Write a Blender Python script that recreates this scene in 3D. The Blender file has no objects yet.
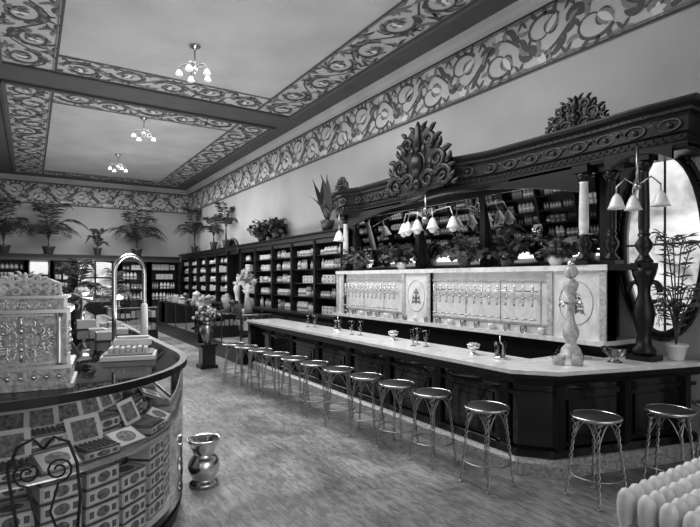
import bpy, math, random
from mathutils import Matrix, Vector
R=random.Random(7)
pi=math.pi
# ---------------------------------------------------------------- materials
def mat(name,base,rough=.5,metal=0.0,var=0.0,scale=5.0,bump=0.0,stretch=(1,1,1),spec=.5,emis=0.0,dist=0.0,coat=0.0,detail=5):
    m=bpy.data.materials.new(name); m.use_nodes=True
    nt=m.node_tree; p=nt.nodes['Principled BSDF']
    p.inputs['Base Color'].default_value=(base,base,base,1)
    p.inputs['Roughness'].default_value=rough; p.inputs['Metallic'].default_value=metal
    p.inputs['Specular IOR Level'].default_value=spec
    p.inputs['Coat Weight'].default_value=coat
    if emis>0:
        p.inputs['Emission Color'].default_value=(1,1,1,1); p.inputs['Emission Strength'].default_value=emis
    if var>0 or bump>0:
        tc=nt.nodes.new('ShaderNodeTexCoord'); mp=nt.nodes.new('ShaderNodeMapping'); mp.inputs['Scale'].default_value=stretch
        nz=nt.nodes.new('ShaderNodeTexNoise'); nz.inputs['Scale'].default_value=scale; nz.inputs['Detail'].default_value=detail; nz.inputs['Distortion'].default_value=dist
        nt.links.new(tc.outputs['Object'],mp.inputs['Vector']); nt.links.new(mp.outputs[0],nz.inputs['Vector'])
        if var>0:
            cr=nt.nodes.new('ShaderNodeValToRGB'); a=base*(1-var); c=min(1,base*(1+var))
            cr.color_ramp.elements[0].position=.3; cr.color_ramp.elements[1].position=.7
            cr.color_ramp.elements[0].color=(a,a,a,1); cr.color_ramp.elements[1].color=(c,c,c,1)
            nt.links.new(nz.outputs['Fac'],cr.inputs[0]); nt.links.new(cr.outputs[0],p.inputs['Base Color'])
            if emis>0: nt.links.new(cr.outputs[0],p.inputs['Emission Color'])
        if bump>0:
            bp=nt.nodes.new('ShaderNodeBump'); bp.inputs['Strength'].default_value=bump; bp.inputs['Distance'].default_value=.02
            nt.links.new(nz.outputs['Fac'],bp.inputs['Height']); nt.links.new(bp.outputs[0],p.inputs['Normal'])
    return m
def glassmat(name,gl=.12,tint=.95,rough=.02,mn=.06):
    m=bpy.data.materials.new(name); m.use_nodes=True; nt=m.node_tree; nt.nodes.clear()
    o=nt.nodes.new('ShaderNodeOutputMaterial'); mx=nt.nodes.new('ShaderNodeMixShader')
    t=nt.nodes.new('ShaderNodeBsdfTransparent'); t.inputs[0].default_value=(tint,tint,tint,1)
    g=nt.nodes.new('ShaderNodeBsdfGlossy'); g.inputs['Roughness'].default_value=rough
    lw=nt.nodes.new('ShaderNodeLayerWeight'); lw.inputs['Blend'].default_value=gl
    mm=nt.nodes.new('ShaderNodeMath'); mm.operation='MAXIMUM'; mm.inputs[1].default_value=mn
    nt.links.new(lw.outputs['Fresnel'],mm.inputs[0]); nt.links.new(mm.outputs[0],mx.inputs[0])
    nt.links.new(t.outputs[0],mx.inputs[1]); nt.links.new(g.outputs[0],mx.inputs[2]); nt.links.new(mx.outputs[0],o.inputs[0])
    return m
def floormat():
    m=bpy.data.materials.new('worn_floor'); m.use_nodes=True; nt=m.node_tree; p=nt.nodes['Principled BSDF']; N=nt.nodes.new; L=nt.links.new
    tc=N('ShaderNodeTexCoord'); mp=N('ShaderNodeMapping'); mp.inputs['Rotation'].default_value=(0,0,pi/2)
    br=N('ShaderNodeTexBrick'); br.inputs['Scale'].default_value=1; br.inputs['Brick Width'].default_value=3.2; br.inputs['Row Height'].default_value=.085
    br.inputs['Mortar Size'].default_value=.003; br.inputs['Color1'].default_value=(.155,)*3+(1,); br.inputs['Color2'].default_value=(.185,)*3+(1,); br.inputs['Mortar'].default_value=(.10,)*3+(1,)
    L(tc.outputs['Object'],mp.inputs[0]); L(mp.outputs[0],br.inputs['Vector'])
    n1=N('ShaderNodeTexNoise'); n1.inputs['Scale'].default_value=1.3; n1.inputs['Detail'].default_value=10; n1.inputs['Distortion'].default_value=1.0
    L(tc.outputs['Object'],n1.inputs['Vector'])
    m2=N('ShaderNodeMapping'); m2.inputs['Scale'].default_value=(5,1.6,1); n2=N('ShaderNodeTexNoise'); n2.inputs['Scale'].default_value=5; n2.inputs['Detail'].default_value=9; n2.inputs['Distortion'].default_value=1.0
    L(tc.outputs['Object'],m2.inputs[0]); L(m2.outputs[0],n2.inputs['Vector'])
    c1=N('ShaderNodeValToRGB'); c1.color_ramp.elements[0].position=.35; c1.color_ramp.elements[0].color=(.68,)*3+(1,); c1.color_ramp.elements[1].position=.66; c1.color_ramp.elements[1].color=(1.55,)*3+(1,)
    c2=N('ShaderNodeValToRGB'); c2.color_ramp.elements[0].position=.38; c2.color_ramp.elements[0].color=(.7,)*3+(1,); c2.color_ramp.elements[1].position=.62; c2.color_ramp.elements[1].color=(1.35,)*3+(1,)
    L(n1.outputs['Fac'],c1.inputs[0]); L(n2.outputs['Fac'],c2.inputs[0])
    a=N('ShaderNodeMixRGB'); a.blend_type='MULTIPLY'; a.inputs[0].default_value=1; b=N('ShaderNodeMixRGB'); b.blend_type='MULTIPLY'; b.inputs[0].default_value=1
    L(br.outputs['Color'],a.inputs[1]); L(c1.outputs[0],a.inputs[2]); L(a.outputs[0],b.inputs[1]); L(c2.outputs[0],b.inputs[2]); L(b.outputs[0],p.inputs['Base Color'])
    rr=N('ShaderNodeMapRange'); rr.inputs['To Min'].default_value=.32; rr.inputs['To Max'].default_value=.6; L(n1.outputs['Fac'],rr.inputs[0]); L(rr.outputs[0],p.inputs['Roughness'])
    bp=N('ShaderNodeBump'); bp.inputs['Strength'].default_value=.2; bp.inputs['Distance'].default_value=.01; L(n2.outputs['Fac'],bp.inputs['Height']); L(bp.outputs[0],p.inputs['Normal'])
    return m
M={}
M['floor']=floormat()
M['ceil']=mat('ceiling_paint_dark',.06,.8,var=.15,scale=2)
M['field']=mat('ceiling_panel_paint',.36,.8,var=.14,scale=1.0)
M['band']=mat('stencil_ground_paint',.37,.8,var=.08,scale=2)
M['orn']=mat('stencil_dark_paint',.045,.8)
M['orn2']=mat('stencil_mid_paint',.13,.8)
M['ornw']=mat('stencil_light_paint',.6,.8)
M['fz1']=mat('frieze_leaf_paint',.085,.8)
M['fz2']=mat('frieze_petal_paint',.22,.8)
M['wall']=mat('wall_plaster',.36,.85,var=.1,scale=1.0,bump=.05)
M['frz']=mat('frieze_ground_paint',.48,.85,var=.08,scale=2)
M['wood']=mat('dark_mahogany',.006,.36,var=.4,scale=6,stretch=(1,1,8),spec=.35)
M['black']=mat('black_lacquer',.003,.12,var=.3,scale=4,coat=.4)
M['woodm']=mat('medium_wood',.025,.35,var=.3,scale=8,stretch=(1,1,6))
M['marble']=mat('white_marble',.74,.18,var=.16,scale=3.5,dist=2.5)
M['marble2']=mat('veined_marble',.45,.25,var=.4,scale=9,dist=3)
M['nickel']=mat('nickel',.75,.22,metal=1)
M['iron']=mat('wire_metal',.42,.35,metal=1)
M['brass']=mat('dull_brass',.4,.3,metal=1)
M['mirror']=mat('mirror_silvering',.42,.02,metal=1)
M['glass']=glassmat('clear_glass',.06,.98,.02,.03)
M['gtop']=glassmat('glass_plate',.25,.75)
M['milk']=mat('milk_glass',.8,.25)
M['china']=mat('white_china',.72,.2)
M['leaf']=mat('leaf_dark',.022,.5,var=.4,scale=20)
M['leaf2']=mat('leaf_mid',.08,.5,var=.4,scale=20)
M['flower']=mat('pale_petals',.5,.6,var=.3,scale=30)
M['pot']=mat('dark_pot',.05,.35)
M['box']=mat('box_paper',.48,.6,var=.1,scale=20)
M['boxd']=mat('box_wood',.12,.6,var=.2,scale=20)
M['pic']=mat('label_picture',.15,.5,var=.8,scale=45)
M['lab']=mat('label_paper',.66,.5)
M['s1']=mat('stock_white',.60,.6,var=.15,scale=12); M['s2']=mat('stock_grey',.22,.6); M['s3']=mat('stock_dark',.05,.3); M['s4']=mat('stock_mid',.38,.5)
M['day']=mat('daylight_pane',.45,.3,emis=1.5,var=.9,scale=1.8,dist=1)
M['dayd']=mat('daylight_pane_soft',.8,.3,emis=.8)
M['relief']=mat('embossed_nickel',.46,.42,metal=.4,var=.4,scale=40,bump=.6)
M['seat']=mat('seat_dark',.02,.55,spec=.3)
M['bottle']=mat('pale_enamel',.68,.3,var=.12,scale=15)
M['base']=mat('mottled_marble_base',.34,.35,var=.6,scale=22,dist=2)
# ---------------------------------------------------------------- builder
class B:
    def __init__(s): s.v=[];s.f=[];s.m=[];s.s=[];s.mats=[];s.M=Matrix.Identity(4)
    def add(s,vs,fs,m,smooth=False):
        o=len(s.v); T=s.M
        for p in vs: s.v.append(tuple(T@Vector(p)))
        if m not in s.mats: s.mats.append(m)
        k=s.mats.index(m)
        for f in fs: s.f.append([i+o for i in f]); s.m.append(k); s.s.append(smooth)
    def box(s,x0,x1,y0,y1,z0,z1,m):
        s.add([(x0,y0,z0),(x1,y0,z0),(x1,y1,z0),(x0,y1,z0),(x0,y0,z1),(x1,y0,z1),(x1,y1,z1),(x0,y1,z1)],
              [(0,3,2,1),(4,5,6,7),(0,1,5,4),(1,2,6,5),(2,3,7,6),(3,0,4,7)],m)
    def lathe(s,prof,x,y,z,m,n=16,rib=0,ramp=0,smooth=True):
        vs=[];fs=[]
        for r,h in prof:
            for i in range(n):
                a=2*pi*i/n; rr=r*(1+ramp*math.cos(rib*a)) if rib else r
                vs.append((x+rr*math.cos(a),y+rr*math.sin(a),z+h))
        for j in range(len(prof)-1):
            for i in range(n):
                fs.append((j*n+i,j*n+(i+1)%n,(j+1)*n+(i+1)%n,(j+1)*n+i))
        if prof[0][0]>1e-4: fs.append(tuple(range(n))[::-1])
        if prof[-1][0]>1e-4: fs.append(tuple(range((len(prof)-1)*n,len(prof)*n)))
        s.add(vs,fs,m,smooth)
    def tube(s,pts,r,m,n=6,closed=False):
        P=[Vector(p) for p in pts]; k=len(P); vs=[];fs=[]
        rs=r if isinstance(r,(list,tuple)) else [r]*k
        up=None
        for i in range(k):
            if closed: t=P[(i+1)%k]-P[i-1]
            else: t=P[min(i+1,k-1)]-P[max(i-1,0)]
            if t.length<1e-9: t=Vector((0,0,1))
            t.normalize()
            if up is None:
                up=Vector((0,0,1)) if abs(t.z)<.9 else Vector((1,0,0))
            a=up-t*up.dot(t)
            if a.length<1e-6: a=t.orthogonal()
            a.normalize(); up=a; b=t.cross(a)
            for j in range(n):
                an=2*pi*j/n; vs.append(tuple(P[i]+(a*math.cos(an)+b*math.sin(an))*rs[i]))
        for i in range(k if closed else k-1):
            for j in range(n):
                i2=(i+1)%k; fs.append((i*n+j,i*n+(j+1)%n,i2*n+(j+1)%n,i2*n+j))
        if not closed: fs.append(tuple(range(n))[::-1]); fs.append(tuple(range((k-1)*n,k*n)))
        s.add(vs,fs,m,True)
    def prism(s,poly,z0,z1,m,top=None):
        n=len(poly); vs=[(x,y,z0) for x,y in poly]+[(x,y,z1) for x,y in poly]
        s.add(vs,[(i,(i+1)%n,n+(i+1)%n,n+i) for i in range(n)]+[tuple(range(n))[::-1]],m)
        s.add([(x,y,z1) for x,y in poly],[tuple(range(n))],top or m)
    def sphere(s,x,y,z,r,m,n=12,sz=1,sx=1,sy=1):
        k=max(5,n//2+1); vs=[];fs=[]
        for j in range(k):
            t=pi*j/(k-1)
            for i in range(n):
                a=2*pi*i/n; vs.append((x+sx*r*math.sin(t)*math.cos(a),y+sy*r*math.sin(t)*math.sin(a),z-sz*r*math.cos(t)))
        for j in range(k-1):
            for i in range(n): fs.append((j*n+i,j*n+(i+1)%n,(j+1)*n+(i+1)%n,(j+1)*n+i))
        s.add(vs,fs,m,True)
    def sweep(s,prof,path,m,smooth=False):
        k=len(path); ns=[]
        for i in range(k):
            d=[]
            if i>0: d.append(Vector((path[i][0]-path[i-1][0],path[i][1]-path[i-1][1])).normalized())
            if i<k-1: d.append(Vector((path[i+1][0]-path[i][0],path[i+1][1]-path[i][1])).normalized())
            nn=[Vector((q.y,-q.x)) for q in d]; a=sum(nn,Vector((0,0))); a.normalize(); a=a/max(.4,a.dot(nn[0])); ns.append(a)
        q=len(prof); vs=[];fs=[]
        for i in range(k):
            for o,z in prof: vs.append((path[i][0]+ns[i].x*o,path[i][1]+ns[i].y*o,z))
        for i in range(k-1):
            for j in range(q-1): fs.append((i*q+j,(i+1)*q+j,(i+1)*q+j+1,i*q+j+1))
        s.add(vs,fs,m,smooth)
    def done(s,name,origin=None,bevel=0,parent=None):
        xs=[p[0] for p in s.v]; ys=[p[1] for p in s.v]; zs=[p[2] for p in s.v]
        o=origin or ((min(xs)+max(xs))/2,(min(ys)+max(ys))/2,min(zs))
        me=bpy.data.meshes.new(name); me.from_pydata([(a-o[0],b-o[1],c-o[2]) for a,b,c in s.v],[],s.f)
        for m in s.mats: me.materials.append(M[m])
        me.polygons.foreach_set('material_index',s.m); me.polygons.foreach_set('use_smooth',s.s); me.update()
        ob=bpy.data.objects.new(name,me); bpy.context.collection.objects.link(ob)
        if parent: ob.parent=parent; ob.location=Vector(o)-parent.location
        else: ob.location=o
        if bevel:
            md=ob.modifiers.new('bevel','BEVEL'); md.width=bevel; md.segments=2; md.limit_method='ANGLE'; md.angle_limit=.7
        return ob
def dup(ob,loc,rz=0,sc=1):
    o=ob.copy(); bpy.context.collection.objects.link(o); o.location=loc; o.rotation_euler=(0,0,rz); o.scale=(sc,)*3; return o
# ---------------------------------------------------------------- room
XR=5.6; XL=-1.45; YB=21.4; YF=-2.6; ZC=5.45
b=B(); b.box(XL,XR,YF,YB,-.1,0,'floor'); b.done('floor')
b=B(); b.box(XL,XR,YF,YB,ZC,ZC+.1,'ceil'); b.done('ceiling')
b=B(); b.box(XL-.15,XL,YF,YB,0,ZC,'wall'); b.done('wall_left')
b=B(); b.box(XL,XR,YB,YB+.15,0,ZC,'wall'); b.done('wall_back')
WC,WH,WZ,WV=2.66,.40,2.12,.95
WY0,WY1,WZ0,WZ1=WC-.5,WC+.5,1.05,3.2
b=B(); b.box(XR,XR+.15,WY1,YB,0,ZC,'wall'); b.box(XR,XR+.15,YF,WY0,0,ZC,'wall'); b.box(XR,XR+.15,WY0,WY1,0,WZ0,'wall'); b.box(XR,XR+.15,WY0,WY1,WZ1,ZC,'wall')
n=40; oval=[];rect=[]
for i in range(n):
    a=2*pi*i/n; c,s_=math.cos(a),math.sin(a); oval.append((WC+WH*c,WZ+WV*s_))
    q=max(abs(c),abs(s_)); cy2,cz2=c/q,s_/q
    rect.append((WC+.5*cy2,(WZ0+WZ1)/2+(WZ1-WZ0)/2*cz2))
for i in range(n):
    j=(i+1)%n
    b.add([(XR,*oval[i]),(XR,*oval[j]),(XR,*rect[j]),(XR,*rect[i])],[(0,1,2,3)],'wall')
    b.add([(XR,*oval[i]),(XR,*oval[j]),(XR+.15,*oval[j]),(XR+.15,*oval[i])],[(0,1,2,3)],'wall')
b.done('wall_right')
b=B()
b.tube([(XR-.012,y,z) for y,z in oval],.035,'wood',8,closed=True)
b.tube([(XR-.012,WC+(WH+.06)*math.cos(2*pi*i/n),WZ+(WV+.06)*math.sin(2*pi*i/n)) for i in range(n)],.018,'woodm',8,closed=True)
for i in range(0,n,2):
    a=2*pi*i/n; b.sphere(XR-.02,WC+(WH+.045)*math.cos(a),WZ+(WV+.045)*math.sin(a),.028,'wood',8)
b.tube([(XR+.06,WC,WZ-WV),(XR+.06,WC,WZ+WV)],.012,'wood'); b.tube([(XR+.06,WC-WH,WZ),(XR+.06,WC+WH,WZ)],.012,'wood')
b.add([(XR+.1,y,z) for y,z in oval],[tuple(range(n))],'day')
b.done('window_1')
b=B(); b.box(XL,XL+.6,YF-.15,YF,0,ZC,'wall'); b.box(XR-.6,XR,YF-.15,YF,0,ZC,'wall'); b.box(XL+.6,XR-.6,YF-.15,YF,4.6,ZC,'wall'); b.box(XL+.6,XR-.6,YF-.15,YF,0,.5,'wall'); b.box(1.9,2.2,YF-.15,YF,.5,4.6,'wall')
b.done('wall_front')
# ---- scroll ornament
def ribbon(pts,w):
    k=len(pts); vs=[]
    for i in range(k):
        a=pts[max(i-1,0)]; c=pts[min(i+1,k-1)]; dx,dy=c[0]-a[0],c[1]-a[1]; l=math.hypot(dx,dy) or 1
        t=i/(k-1); ww=w(t)/2; nx,ny=-dy/l*ww,dx/l*ww
        vs.append((pts[i][0]+nx,pts[i][1]+ny)); vs.append((pts[i][0]-nx,pts[i][1]-ny))
    return vs,[(2*i,2*i+1,2*i+3,2*i+2) for i in range(k-1)]
def leafr(x,y,a,l,w,curl=.6):
    pts=[];px,py=x,y
    for i in range(8): pts.append((px,py)); px+=l/7*math.cos(a); py+=l/7*math.sin(a); a+=curl/7
    return ribbon(pts,lambda t:w*math.sin(pi*min(1,t*.93+.07))**.8+.002)
def scroll(L,W,unit,r):
    out=[]; n=max(2,round(L/unit)); u=L/n
    vine=[(L*i/(n*10),W/2+W*.30*math.sin(pi*i/10)) for i in range(n*10+1)]
    out.append((*ribbon(vine,lambda t:W*.04),'orn'))
    for i in range(n):
        sg=1 if i%2==0 else -1
        cx=u*(i+.5)+r.uniform(-.05,.05)*W; cy=W/2-sg*W*.10; pts=[]
        tr=r.uniform(2.2,3.0); sz=r.uniform(.30,.36)
        for k in range(22):
            t=k/21; q=W*(sz*(1-t)+.05*t); a=sg*(pi*.95-t*tr*pi)
            pts.append((cx+q*math.cos(a)*1.15,cy+q*math.sin(a)))
        out.append((*ribbon(pts,lambda t:W*(.065*(1-t)+.025)),'orn'))
        for k in range(0,19):
            t=k/21; a=sg*(pi*.95-t*tr*pi); x,y=pts[k]
            out.append((*leafr(x,y,a+sg*-.9+r.uniform(-.35,.35),W*.27*(1-.55*t)*r.uniform(.6,1.25),W*.075*(1-.4*t),-sg*r.uniform(.8,2.2)),'orn' if k%2 else 'orn2'))
        for k in range(5): out.append((*leafr(cx,cy,k*1.257+r.random(),W*.12,W*.08,.4),'ornw' if k%2 else 'orn2'))
        for e,s2 in ((W*.07,1),(W*.93,-1)):
            for da in (-1.1,-.6,-.15,.3,.75,1.15):
                out.append((*leafr(u*i+r.uniform(-.15,.15)*u,e,s2*pi/2+da,W*r.uniform(.18,.36),W*.065,da*1.8),'orn' if r.random()<.5 else 'orn2'))
        for k in range(6):
            a=sg*(pi/2)+(k-2.5)*.5; out.append((*leafr(cx+r.uniform(-.1,.1)*W,cy+sg*W*.32,a,W*.2,W*.06,(k-2.5)*.5),'orn'))
    return out
def floral(L,W,unit,r):
    out=[]; n=max(2,2*round(L/unit/2)); u=L/n; A=W*.27
    f=lambda x:W/2+A*math.sin(pi*x/u)
    vine=[(L*i/(n*12),f(L*i/(n*12))) for i in range(n*12+1)]
    out.append((*ribbon(vine,lambda t:W*.05),'fz1'))
    for i in range(n):
        sg=1 if i%2==0 else -1
        cx=u*(i+.5)
        pts=[]; tw=r.uniform(1.35,1.7)
        for k in range(20):
            t=k/19; q=W*(.33-.20*t); a=sg*(-pi*.85+t*tw*pi)
            pts.append((cx+q*1.05*math.cos(a)+.02,W*.5-sg*W*.12+q*math.sin(a)*.85))
        out.append((*ribbon(pts,lambda t:W*(.045*(1-t)+.022)),'fz1'))
        ex,ey=pts[-1]; ea=math.atan2(pts[-1][1]-pts[-2][1],pts[-1][0]-pts[-2][0])
        for da,l,w,m in ((-1.1,.22,.09,'fz1'),(1.1,.22,.09,'fz1'),(-.55,.27,.10,'fz2'),(.55,.27,.10,'fz2'),(0,.30,.11,'ornw')):
            out.append((*leafr(ex,ey,ea+da,W*l,W*w,-da*1.3),m))
        for k in (1,3,5,8,11,14):
            px,py=pts[k]; aa=math.atan2(pts[k+1][1]-py,pts[k+1][0]-px)
            out.append((*leafr(px,py,aa-sg*.8,W*.25*r.uniform(.7,1.15),W*.075,-sg*1.4),'fz1' if k%2 else 'fz2'))
        for q,da,l,w,c in ((.08,1.2,.26,.08,-1.9),(.15,1.0,.34,.11,-1.6),(.35,.7,.30,.09,1.5),(.45,-.8,.26,.08,1.9),(.55,-.9,.36,.11,1.5),(.7,.9,.34,.11,-1.7),(.8,.6,.28,.08,-2.0),(.88,-.8,.32,.10,1.4)):
            x=u*(i+q); y=f(x); aa=math.atan2(f(x+.01)-y,.01)
            out.append((*leafr(x,y,aa+sg*da,W*l*r.uniform(.8,1.2),W*w,sg*c*r.uniform(.8,1.3)),'fz1' if q not in (.35,.45,.8) else 'fz2'))
        ox=u*i+u*.5; oy=W*.5+sg*W*.36
        for k in range(5):
            out.append((*leafr(ox,oy,k*2*pi/5+.3,W*.11,W*.07,.2),'ornw'))
        out.append((*leafr(ox-.02,oy,0,W*.06,W*.05,0),'fz1'))
        for e,s2 in ((W*.06,1),(W*.94,-1)):
            for da in (-.9,-.3,.3,.9): out.append((*leafr(u*i+(.02 if s2>0 else -.03),e,s2*pi/2+da,W*.2,W*.055,da*1.8),'fz2' if abs(da)>.5 else 'fz1'))
    return out
def band(b,L,W,unit,mp,style=0,ground='band',edge=True,seed=1):
    r=random.Random(seed)
    b.add([mp(0,0,.004),mp(L,0,.004),mp(L,W,.004),mp(0,W,.004)],[(0,1,2,3)],ground)
    for i,(vs,fs,m) in enumerate((floral if style else scroll)(L,W,unit,r)):
        o=.008+(i%7)*.0005+{'orn':0,'fz1':0,'fz2':.004,'orn2':.004,'ornw':.007}[m]
        b.add([mp(min(max(x,0),L),min(max(y,.01),W-.01),o) for x,y in vs],fs,m)
    if edge:
        for v0,v1,m in ((0,.035,'orn'),(W-.035,W,'orn'),(.05,.065,'orn2'),(W-.065,W-.05,'orn2')):
            b.add([mp(0,v0,.018),mp(L,v0,.018),mp(L,v1,.018),mp(0,v1,.018)],[(0,1,2,3)],m)
FZ0,FH=4.48,.80
b=B(); band(b,YB-YF,FH,.72,lambda u,v,o:(XR-o,YF+u,FZ0+v),1,'frz'); b.done('trim_1')
b=B(); band(b,XR-XL,FH,.72,lambda u,v,o:(XL+u,YB-o,FZ0+v),1,'frz',seed=2); b.done('trim_2')
b=B(); band(b,YB-YF,FH,.72,lambda u,v,o:(XL+o,YF+u,FZ0+v),1,'frz',seed=3); b.done('trim_3')
cp=[(0,FZ0+FH),(.03,FZ0+FH),(.05,5.33),(.10,5.37),(.14,5.45)]
b=B(); b.sweep(cp,[(XR,YB),(XR,YF)],'field'); b.sweep(cp,[(XL,YB),(XR,YB)],'field'); b.sweep(cp,[(XL,YF),(XL,YB)],'field'); b.done('trim_4')
b=B(); b.sweep([(0,0),(.03,0),(.03,.2),(0,.22)],[(XL,YF),(XL,YB),(XR,YB),(XR,21.1)],'wood'); b.done('baseboard_back')
def panel(x0,x1,y0,y1,w,name,seed):
    b=B()
    def P(xa,ya,xb,yb,z,m): b.add([(xa,ya,z),(xb,ya,z),(xb,yb,z),(xa,yb,z)],[(0,1,2,3)],m)
    P(x0+w,y0+w,x1-w,y1-w,ZC-.005,'field')
    band(b,y1-y0,w,.8,lambda u,v,o:(x1-v,y0+u,ZC-o),seed=seed)
    band(b,y1-y0,w,.8,lambda u,v,o:(x0+v,y0+u,ZC-o),seed=seed+1)
    band(b,x1-x0-2*w,w,.8,lambda u,v,o:(x0+w+u,y1-v,ZC-o),seed=seed+2)
    band(b,x1-x0-2*w,w,.8,lambda u,v,o:(x0+w+u,y0+v,ZC-o),seed=seed+3)
    path=[(x0,y0),(x0,y1),(x1,y1),(x1,y0),(x0,y0)]
    b.sweep([(-.05,ZC),(-.05,ZC-.05),(0,ZC-.07),(.05,ZC-.05),(.05,ZC)],path,'ceil')
    b.done(name)
panel(-.45,5.0,1.2,10.35,.85,'trim_5',10); panel(-.45,5.0,11.3,20.7,.85,'trim_6',20)
# ---------------------------------------------------------------- soda counter
path=[(3.57,9.35),(3.57,2.95),(3.82,2.64),(5.53,2.18)]
b=B()
body=[(3.75,9.2),(3.75,3.02),(3.94,2.785),(5.53,2.36),(5.53,2.86),(4.88,2.86),(4.88,3.2),(4.2,3.2),(4.2,9.2)]
b.prism(body,.1,.88,'black')
top=path+[(5.53,2.88),(4.9,2.88),(4.9,3.25),(4.22,3.25),(4.22,9.35)]
b.prism(top,.915,.95,'marble')
b.sweep([(-.19,.79),(-.12,.81),(-.10,.85),(-.03,.87),(-.01,.915),(-.25,.916)],path,'wood')
b.sweep([(-.17,.70),(-.15,.70),(-.15,.735),(-.18,.735)],path,'black')
b.sweep([(-.25,0),(-.07,0),(-.07,.12),(-.10,.15),(-.25,.15)],path,'base')
b.sweep([(-.18,.15),(-.13,.15),(-.14,.22),(-.18,.24)],path,'black')
b.box(3.6,4.2,9.2,9.33,0,.915,'black')
y=3.1
while y<9.0:
    b.box(3.715,3.76,y,y+.1,.2,.79,'wood')
    if y<8.3:
        b.box(3.735,3.76,y+.2,y+.8,.28,.66,'black'); b.box(3.725,3.76,y+.27,y+.73,.34,.60,'black')
    y+=.9
sl=(2.785-2.36)/(5.53-3.94)
for t in (.03,.5,.97):
    x=3.94+t*1.55; yy=2.785-(x-3.94)*sl; b.box(x-.05,x+.05,yy-.04,yy+.05,.2,.79,'wood')
for x0,x1 in ((4.08,4.6),(4.82,5.36)):
    f_=lambda x:2.785-(x-3.94)*sl-.02
    b.add([(x0,f_(x0),.28),(x1,f_(x1),.28),(x1,f_(x1),.66),(x0,f_(x0),.66),(x0,f_(x0)+.03,.28),(x1,f_(x1)+.03,.28),(x1,f_(x1)+.03,.66),(x0,f_(x0)+.03,.66)],[(0,1,2,3),(3,2,6,7),(0,4,7,3),(1,2,6,5),(0,1,5,4)],'black')
b.done('soda_fountain_counter')
# ---------------------------------------------------------------- back bar
def spiral(cx,cy,R0,R1,a0,turns,n=20):
    return [(cx+(R0+(R1-R0)*k/(n-1))*math.cos(a0+turns*2*pi*k/(n-1)),cy+(R0+(R1-R0)*k/(n-1))*math.sin(a0+turns*2*pi*k/(n-1))) for k in range(n)]
def relief(b,m,w,h,mp,rt=.02,plate=True):
    def T(pts,rs): b.tube([mp(x*w,y*h,0) for x,y in pts],rs,m,6)
    def leaf(x,y,a,l,wd,curl,asp):
        pts=[];rs=[];px,py=x,y
        for i in range(6):
            pts.append((px,py)); rs.append(wd*math.sin(pi*(.15+.8*i/5))); px+=l/5*math.cos(a); py+=l/5*math.sin(a)*asp; a+=curl/5
        T(pts,rs)
    asp=w/h
    if plate:
        o=[(0,0),(.30,0),(.44,.06),(.40,.16),(.36,.24),(.39,.38),(.34,.50),(.26,.56),(.27,.68),(.19,.80),(.10,.90),(0,.95)]
        o=o+[(-x,y) for x,y in o[::-1][1:-1]]
        k=len(o); b.add([mp(x*w,y*h,0) for x,y in o]+[mp(x*w,y*h,-rt) for x,y in o],[tuple(range(k)),tuple(range(k,2*k))]+[(i,(i+1)%k,k+(i+1)%k,k+i) for i in range(k)],m)
    for sg in (-1,1):
        def S(p): return [(sg*x,y) for x,y in p]
        for (cx,cy,R0,R1,a0,tn) in ((.36,.14,.12,.02,pi*.9,-1.4),(.27,.40,.11,.02,-.5*pi,1.5),(.15,.70,.085,.015,-.4*pi,1.4),(.14,.15,.10,.02,.1*pi,1.3)):
            sp_=[(cx+(x-cx),cy+(y-cy)*asp*.9) for x,y in spiral(cx,cy,R0,R1,a0,tn)]
            T(S(sp_),[rt*(1.4-.9*k/19) for k in range(20)])
        for (x,y,a,l,wd,cu) in ((.42,.08,.3,.12,1.3,1.2),(.40,.2,.9,.13,1.2,-1.2),(.38,.3,.6,.13,1.2,1.0),(.34,.45,.9,.14,1.3,-1.3),(.26,.55,.5,.12,1.1,1.2),(.22,.66,.8,.13,1.2,-1.0),(.18,.8,1.2,.11,1.0,-1.3),(.05,.84,1.1,.12,1.0,-.8),(.46,.03,-.1,.10,1.1,1.2),(.2,.3,2.2,.12,1.2,-1.2),(.1,.5,2.0,.12,1.1,-.9),(.27,.06,.2,.14,1.2,.8)):
            leaf(sg*x,y,a if sg>0 else pi-a,l,rt*wd,cu*sg,asp)
    T([(0,.02),(0,.12),(0,.2)],[rt,rt*2.5,rt]); T([(0,.2),(0,.33),(0,.46),(0,.56)],[rt,rt*3.6,rt*3.2,rt]); T([(0,.56),(0,.68),(0,.8),(0,.92),(0,1.0)],[rt,rt*2.2,rt*1.6,rt*1.4,rt*.3])
    T([(.10*math.cos(2*pi*k/18),.38+.17*math.sin(2*pi*k/18)) for k in range(19)],rt*.7)
b=B()
b.box(5.05,5.58,2.92,8.35,0,1.05,'wood'); b.box(4.96,5.58,2.92,8.38,1.05,1.1,'marble')
b.box(5.07,5.20,2.92,8.25,1.1,1.84,'marble')
for y in (3.75,4.35,4.95,5.55,6.85,7.45): b.box(5.062,5.08,y-.006,y+.006,1.22,1.72,'marble2')
for y0,y1 in ((2.92,3.62),(5.62,6.28),(8.05,8.3)):
    b.box(5.02,5.2,y0,y1,1.1,1.86,'marble')
    b.box(5.0,5.2,y0,y0+.07,1.1,1.86,'marble2'); b.box(5.0,5.2,y1-.07,y1,1.1,1.86,'marble2')
    yc=(y0+y1)/2
    if y1-y0>.4:
        relief(b,'boxd',.20,.26,lambda u,v,d:(5.016-d,yc+u,1.36+v),.004,plate=False)
        b.tube([(5.018,yc+.2*math.cos(a),1.49+.24*math.sin(a)) for a in [2*pi*k/24 for k in range(24)]],.006,'marble2',6,closed=True)
b.box(4.98,5.3,2.9,8.3,1.84,1.9,'marble')
for z in (1.2,1.72): b.box(5.05,5.08,2.92,8.25,z,z+.02,'marble2')
b.box(5.5,5.58,3.1,8.35,1.1,3.1,'wood')
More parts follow.
